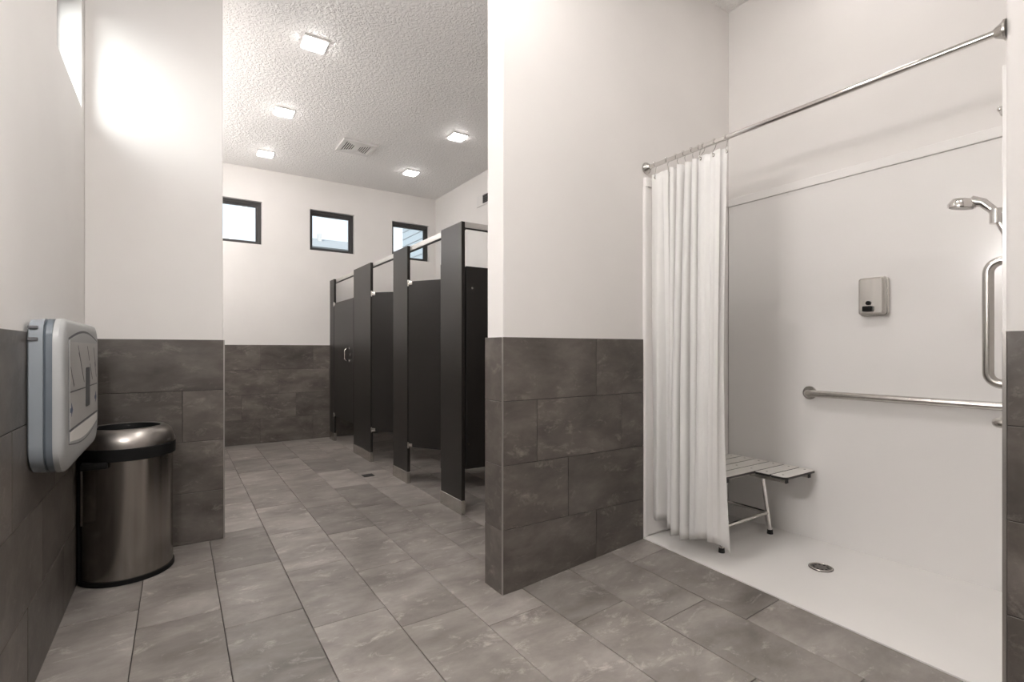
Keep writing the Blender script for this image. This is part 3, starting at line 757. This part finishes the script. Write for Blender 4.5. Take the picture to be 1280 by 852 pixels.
m = MB(); m.tube(fillet([(2.455, YS + 0.001, 0.912), (2.455, YS + 0.052, 0.912), (2.99, YS + 0.052, 0.912), (2.99, YS + 0.001, 0.912)], 0.035, 8), 0.016, 16); m.build('bar', 'steel', g, True)
for x in (2.455, 2.99):
    m = MB(); m.cyl((x, YS + 0.0005, 0.912), (x, YS + 0.008, 0.912), 0.036, 24); m.build('flange', 'steel', g, True)

r = thing('hand_shower', (2.62, YS, 1.70), 'chrome hand shower resting in a wall bracket', 'shower head')
hx = 2.62
m = MB(); m.tube([(hx, YS + 0.0005, 1.685), (hx, YS + 0.012, 1.685), (hx, YS + 0.016, 1.685), (hx, YS + 0.085, 1.70)], [0.030, 0.030, 0.014, 0.014], 20); m.build('bracket', 'chrome', r, True)
m = MB(); m.cyl((hx, YS + 0.085, 1.660), (hx, YS + 0.085, 1.715), 0.022, 18); m.build('holder', 'chrome', r, True)
hp = [(hx, YS + 0.055, 1.60), (hx, YS + 0.075, 1.66), (hx, YS + 0.098, 1.715), (hx, YS + 0.125, 1.748), (hx, YS + 0.160, 1.762)]
m = MB(); m.tube(hp, [0.011, 0.013, 0.015, 0.017, 0.022], 14); m.build('handle', 'chrome', r, True)
c = Vector((hx, YS + 0.188, 1.758)); ax = Vector((0, 0.20, -1)).normalized()
m = MB(); m.tube([c - ax * 0.022, c - ax * 0.018, c + ax * 0.004, c + ax * 0.016], [0.020, 0.034, 0.046, 0.044], 26); hd = m.build('head', 'chrome', r, True)
m = MB(); m.cyl(c + ax * 0.0162, c + ax * 0.018, 0.038, 24); m.build('spray_face', 'trim', hd, True)
m = MB(); hose = [(hx, YS + 0.055, 1.60), (hx + 0.01, YS + 0.050, 1.45), (hx + 0.05, YS + 0.045, 1.10), (hx + 0.09, YS + 0.045, 0.98), (hx + 0.13, YS + 0.04, 1.02), (hx + 0.15, YS + 0.035, 1.14), (hx + 0.15, YS + 0.016, 1.18)]
hs = []
for i in range(len(hose) - 1):
    q = [Vector(hose[max(0, min(len(hose) - 1, i + d))]) for d in (-1, 0, 1, 2)]
    for k in range(6):
        f = k / 6; hs.append(0.5 * (2 * q[1] + (q[2] - q[1]) * f + (2 * q[0] - 5 * q[1] + 4 * q[2] - q[3]) * f * f + (3 * q[1] - q[0] - 3 * q[2] + q[3]) * f ** 3))
hs.append(Vector(hose[-1])); m.tube(hs, 0.007, 8); m.build('hose', 'steel', r, True)
r = thing('shower_valve', (2.60, YS, 1.22), 'chrome shower mixer valve on the control wall', 'valve')
m = MB(); m.cyl((2.62, YS + 0.0005, 1.235), (2.62, YS + 0.008, 1.235), 0.07, 30); m.build('escutcheon', 'chrome', r, True)
m = MB(); m.cyl((2.62, YS + 0.008, 1.235), (2.62, YS + 0.055, 1.235), 0.022, 20); m.box(2.612, 2.628, YS + 0.040, YS + 0.056, 1.235, 1.32, 0.004); m.build('lever', 'chrome', r, True)
r = thing('robe_hook', (2.50, YN + 0.004, 2.03), 'small chrome hook high on the control wall', 'hook')
m = MB(); m.cyl((2.52, YS + 0.0005, 2.032), (2.52, YS + 0.006, 2.032), 0.018, 18); m.build('rose', 'chrome', r, True)
m = MB(); m.tube(fillet([(2.52, YS + 0.006, 2.032), (2.52, YS + 0.045, 2.030), (2.52, YS + 0.052, 2.055)], 0.010, 5), 0.006, 10); m.sphere((2.52, YS + 0.052, 2.058), 0.010); m.build('prong', 'chrome', r, True)

# ------------------------------------------------------------------ baby changing station on the left wall
r = thing('baby_changing_station', (XL, 2.74, 0.745), 'grey folded baby changing station mounted on the left tiled wall', 'changing station')
Y0, Y1, Z0, Z1 = 2.292, 3.195, 0.742, 1.287
def ring(x, e, rad): return [(x, a, b) for a, b in rrect(Y0 + e, Y1 - e, Z0 + e, Z1 - e, rad, 7)]
m = MB(); m.loft([ring(XL + 0.0006, 0.018, (0.09, 0.09, 0.05, 0.05)), ring(XL + 0.006, 0.008, (0.10, 0.10, 0.05, 0.05)), ring(XL + 0.042, 0.004, (0.10, 0.10, 0.055, 0.055))]); m.build('back_shell', 'st_body', r, True)
m = MB(); m.loft([ring(XL + 0.0425, 0.010, (0.10, 0.10, 0.06, 0.06)), ring(XL + 0.050, 0.004, (0.10, 0.10, 0.06, 0.06)), ring(XL + 0.066, 0.004, (0.10, 0.10, 0.06, 0.06))]); m.build('seam_band', 'st_groove', r, True)
XF = XL + 0.098
front = MB()
ra = (0.11, 0.11, 0.09, 0.09)
front.loft([ring(XL + 0.0665, 0.000, ra), ring(XL + 0.082, 0.000, ra), ring(XL + 0.091, 0.006, ra), ring(XL + 0.096, 0.018, ra), ring(XF, 0.040, ra)])
fo = front.build('front_shell', 'st_front', r, True)
# recessed-look centre panel with arched top and bowed bottom
def arch(y0, y1, zb, zt, bow_t, bow_b, n=16):
    P = []
    for k in range(n + 1):
        f = k / n; P.append((y0 + (y1 - y0) * f, zb - bow_b * math.sin(PI * f)))
    for k in range(n + 1):
        f = 1 - k / n; P.append((y0 + (y1 - y0) * f, zt + bow_t * math.sin(PI * f)))
    return P
ya, yb = 2.375, 3.112
m = MB(); pr = arch(ya - 0.004, yb + 0.004, 0.838, 1.219, 0.034, 0.032); m.loft([[(XF - 0.001, a, b) for a, b in pr], [(XF + 0.0008, a, b) for a, b in pr]]); m.build('panel_seam', 'ink', fo)
m = MB(); pr = arch(ya, yb, 0.842, 1.212, 0.032, 0.030); m.loft([[(XF - 0.001, a, b) for a, b in pr], [(XF + 0.0018, a, b) for a, b in pr]]); m.build('centre_panel', 'st_front', fo)
m = MB(); m.box(XF, XF + 0.0026, ya + 0.004, yb - 0.004, 0.892, 1.205); lab = m.build('label', 'st_label', fo)
m = MB(); pr = arch(ya + 0.012, yb - 0.012, 0.848, 0.880, 0.0, 0.024); m.loft([[(XF, a, b) for a, b in pr], [(XF + 0.003, a, b) for a, b in pr]]); m.build('handle_pocket', 'st_pocket', fo)
m = MB(); m.box(XF, XF + 0.0036, ya, yb, 0.884, 0.890); m.build('pocket_edge', 'ink', fo)
m = MB(); m.loft([[(XF + 0.002, a, b) for a, b in rrect(2.755, 2.862, 0.938, 1.102, 0.012)], [(XF + 0.0042, a, b) for a, b in rrect(2.755, 2.862, 0.938, 1.102, 0.012)]]); m.build('handle_slot', 'ink', fo)
xl = XF + 0.0026
def stroke(a, b, wd, mat, name='print'):
    a = Vector(a); b = Vector(b); d = (b - a).normalized(); nrm = Vector((-d.y, d.x)) * wd / 2
    q = [a - nrm, b - nrm, b + nrm, a + nrm]
    m = MB(); m.loft([[(xl, p.x, p.y) for p in q], [(xl + 0.0005, p.x, p.y) for p in q]]); m.build(name, mat, lab)
stroke((ya + 0.01, 1.024), (2.745, 1.020), 0.005, 'ink'); stroke((2.872, 1.020), (yb - 0.01, 1.018), 0.005, 'ink')
for (p, q) in (((2.395, 1.115), (2.465, 1.02 + 0.02)), ((2.415, 1.09), (2.47, 1.045)), ((2.56, 1.192), (2.63, 1.125)), ((2.575, 1.165), (2.645, 1.110)), ((2.63, 1.12), (2.71, 1.045)), ((2.645, 1.105), (2.70, 1.055)),
               ((2.80, 1.190), (2.86, 1.130)), ((2.875, 1.115), (2.95, 1.045)), ((2.99, 1.185), (3.06, 1.10)), ((3.02, 1.12), (3.08, 1.05))):
    stroke(p, q, 0.006, 'ink')
for yc in (2.405, 3.045):
    m = MB(); q = [(yc - 0.022, 0.950), (yc + 0.004, 0.950), (yc + 0.004, 0.934), (yc + 0.034, 0.958), (yc + 0.004, 0.984), (yc + 0.004, 0.966), (yc - 0.022, 0.966)]
    m.loft([[(xl, a, b) for a, b in q], [(xl + 0.0006, a, b) for a, b in q]]); m.build('arrow', 'blue_ink', lab)
for (z, wd) in ((1.252, 0.010), (1.212, 0.012)):
    m = MB(); m.box(XL + 0.004, XL + 0.030, Y0 + 0.001, Y0 + 0.012, z - wd / 2, z + wd / 2, 0.002); m.build('hinge_notch', 'ink', r)

# ------------------------------------------------------------------ half-round waste bin in the corner
BX, BY, BR, XBK = -0.226, 3.396, 0.2115, -0.413
def dprof(e, z, nseg=40, extra=0.0):
    rr = BR - e; xk = XBK + e
    a = math.acos(max(-1, min(1, (xk - BX) / rr)))
    return [(BX + rr * math.cos(t), BY + rr * math.sin(t), z) for t in [-a + 2 * a * k / nseg for k in range(nseg + 1)]]
r = thing('waste_bin', (BX, BY, 0), 'half-round brushed steel waste bin with open domed lid', 'waste bin')
m = MB(); m.loft([dprof(0.004, 0.0006), dprof(0.0, 0.004), dprof(0.0, 0.026)]); m.build('base_ring', 'black', r, True)
m = MB(); m.loft([dprof(0.006, 0.0262), dprof(0.006, 0.625)]); m.build('body', 'dark_steel', r, True)
m = MB()
a = math.acos((XBK + 0.006 - BX) / (BR - 0.006)); hw = (BR - 0.006) * math.sin(a)
m.box(XBK - 0.003, XBK + 0.012, BY - hw - 0.006, BY + hw + 0.006, 0.026, 0.66, 0.004); m.build('back_panel', 'black', r, True)
m = MB(); m.box(XBK + 0.010, XBK + 0.048, BY - hw - 0.022, BY - hw + 0.03, 0.30, 0.59, 0.003); m.build('side_plate', 'dark_steel', r, True)
m = MB(); m.loft([dprof(-0.001, 0.618), dprof(-0.006, 0.622), dprof(-0.006, 0.676), dprof(-0.002, 0.680)]); m.build('rim', 'black', r, True)
m = MB(); m.box(XBK + 0.02, XBK + 0.125, BY - BR - 0.004, BY - BR + 0.07, 0.590, 0.622, 0.006); m.build('latch', 'black', r, True)
lid = [(-0.004, 0.6805), (-0.003, 0.700), (0.002, 0.722), (0.012, 0.744), (0.028, 0.762), (0.045, 0.771), (0.056, 0.772), (0.063, 0.768)]
m = MB(); m.loft([dprof(e, z) for e, z in lid], cap0=False, cap1=False); lo = m.build('lid', 'lid_steel', r, True)
m = MB(); m.loft([dprof(0.0632, 0.768), dprof(0.068, 0.755), dprof(0.070, 0.690)], cap0=False, cap1=True); m.build('inner_liner', 'black', r, True)
for k in range(2):
    a0 = math.radians(-30); rr2 = BR + 0.0045
    m = MB(); m.box(-0.012, 0.012, -0.0008, 0.0008, 0, 0.003)
    mt = Matrix.Translation((BX + rr2 * math.cos(a0), BY + rr2 * math.sin(a0), 0.694 + k * 0.007)) @ Matrix.Rotation(a0 + PI / 2, 4, 'Z')
    m.v = [tuple(mt @ Vector(p)) for p in m.v]; m.build('emblem', 'alu', lo)

# ------------------------------------------------------------------ outdoors seen through the windows
gnd = MB().box(-60, 80, 7.4, 90, -0.35, -0.15).build('ground_outside', 'ground', org=(10, 45, -0.15)); struct(gnd, 'pale ground outside the windows')
r = thing('neighbour_house', (10.2, 18.5, -0.15), 'pale blue grey house seen through the window above the stalls', 'building')
m = MB(); m.box(7.95, 14.5, 18.0, 20.5, -0.15, 6.6); m.build('wall', 'siding', r)
for k in range(20):
    z = 0.4 + k * 0.3
    m = MB(); m.box(7.93, 14.5, 17.97, 20.48, z, z + 0.03); m.build('siding_board', 'siding_trim', r)
m = MB(); m.box(7.6, 14.9, 17.6, 20.9, 6.6, 6.85); m.build('roof', 'siding_trim', r)
m = MB(); m.box(7.9, 8.08, 17.95, 18.1, -0.15, 6.6); m.build('corner_board', 'siding_trim', r)
r = thing('distant_house', (9.0, 36.0, -0.15), 'distant pale house roof low in the middle window', 'building')
m = MB(); m.box(6.5, 13.0, 34, 40, -0.15, 7.7); m.build('wall', 'siding_trim', r)
m = MB(); m.loft([[(6.1, 33.6, 7.7), (6.1, 40.4, 7.7), (7.2, 37, 8.9)], [(13.4, 33.6, 7.7), (13.4, 40.4, 7.7), (12.6, 37, 8.9)]]); m.build('roof', 'roof', r)
m = MB(); m.box(7.95, 8.2, 36.0, 36.3, 8.2, 9.05); m.build('chimney', 'roof', r)
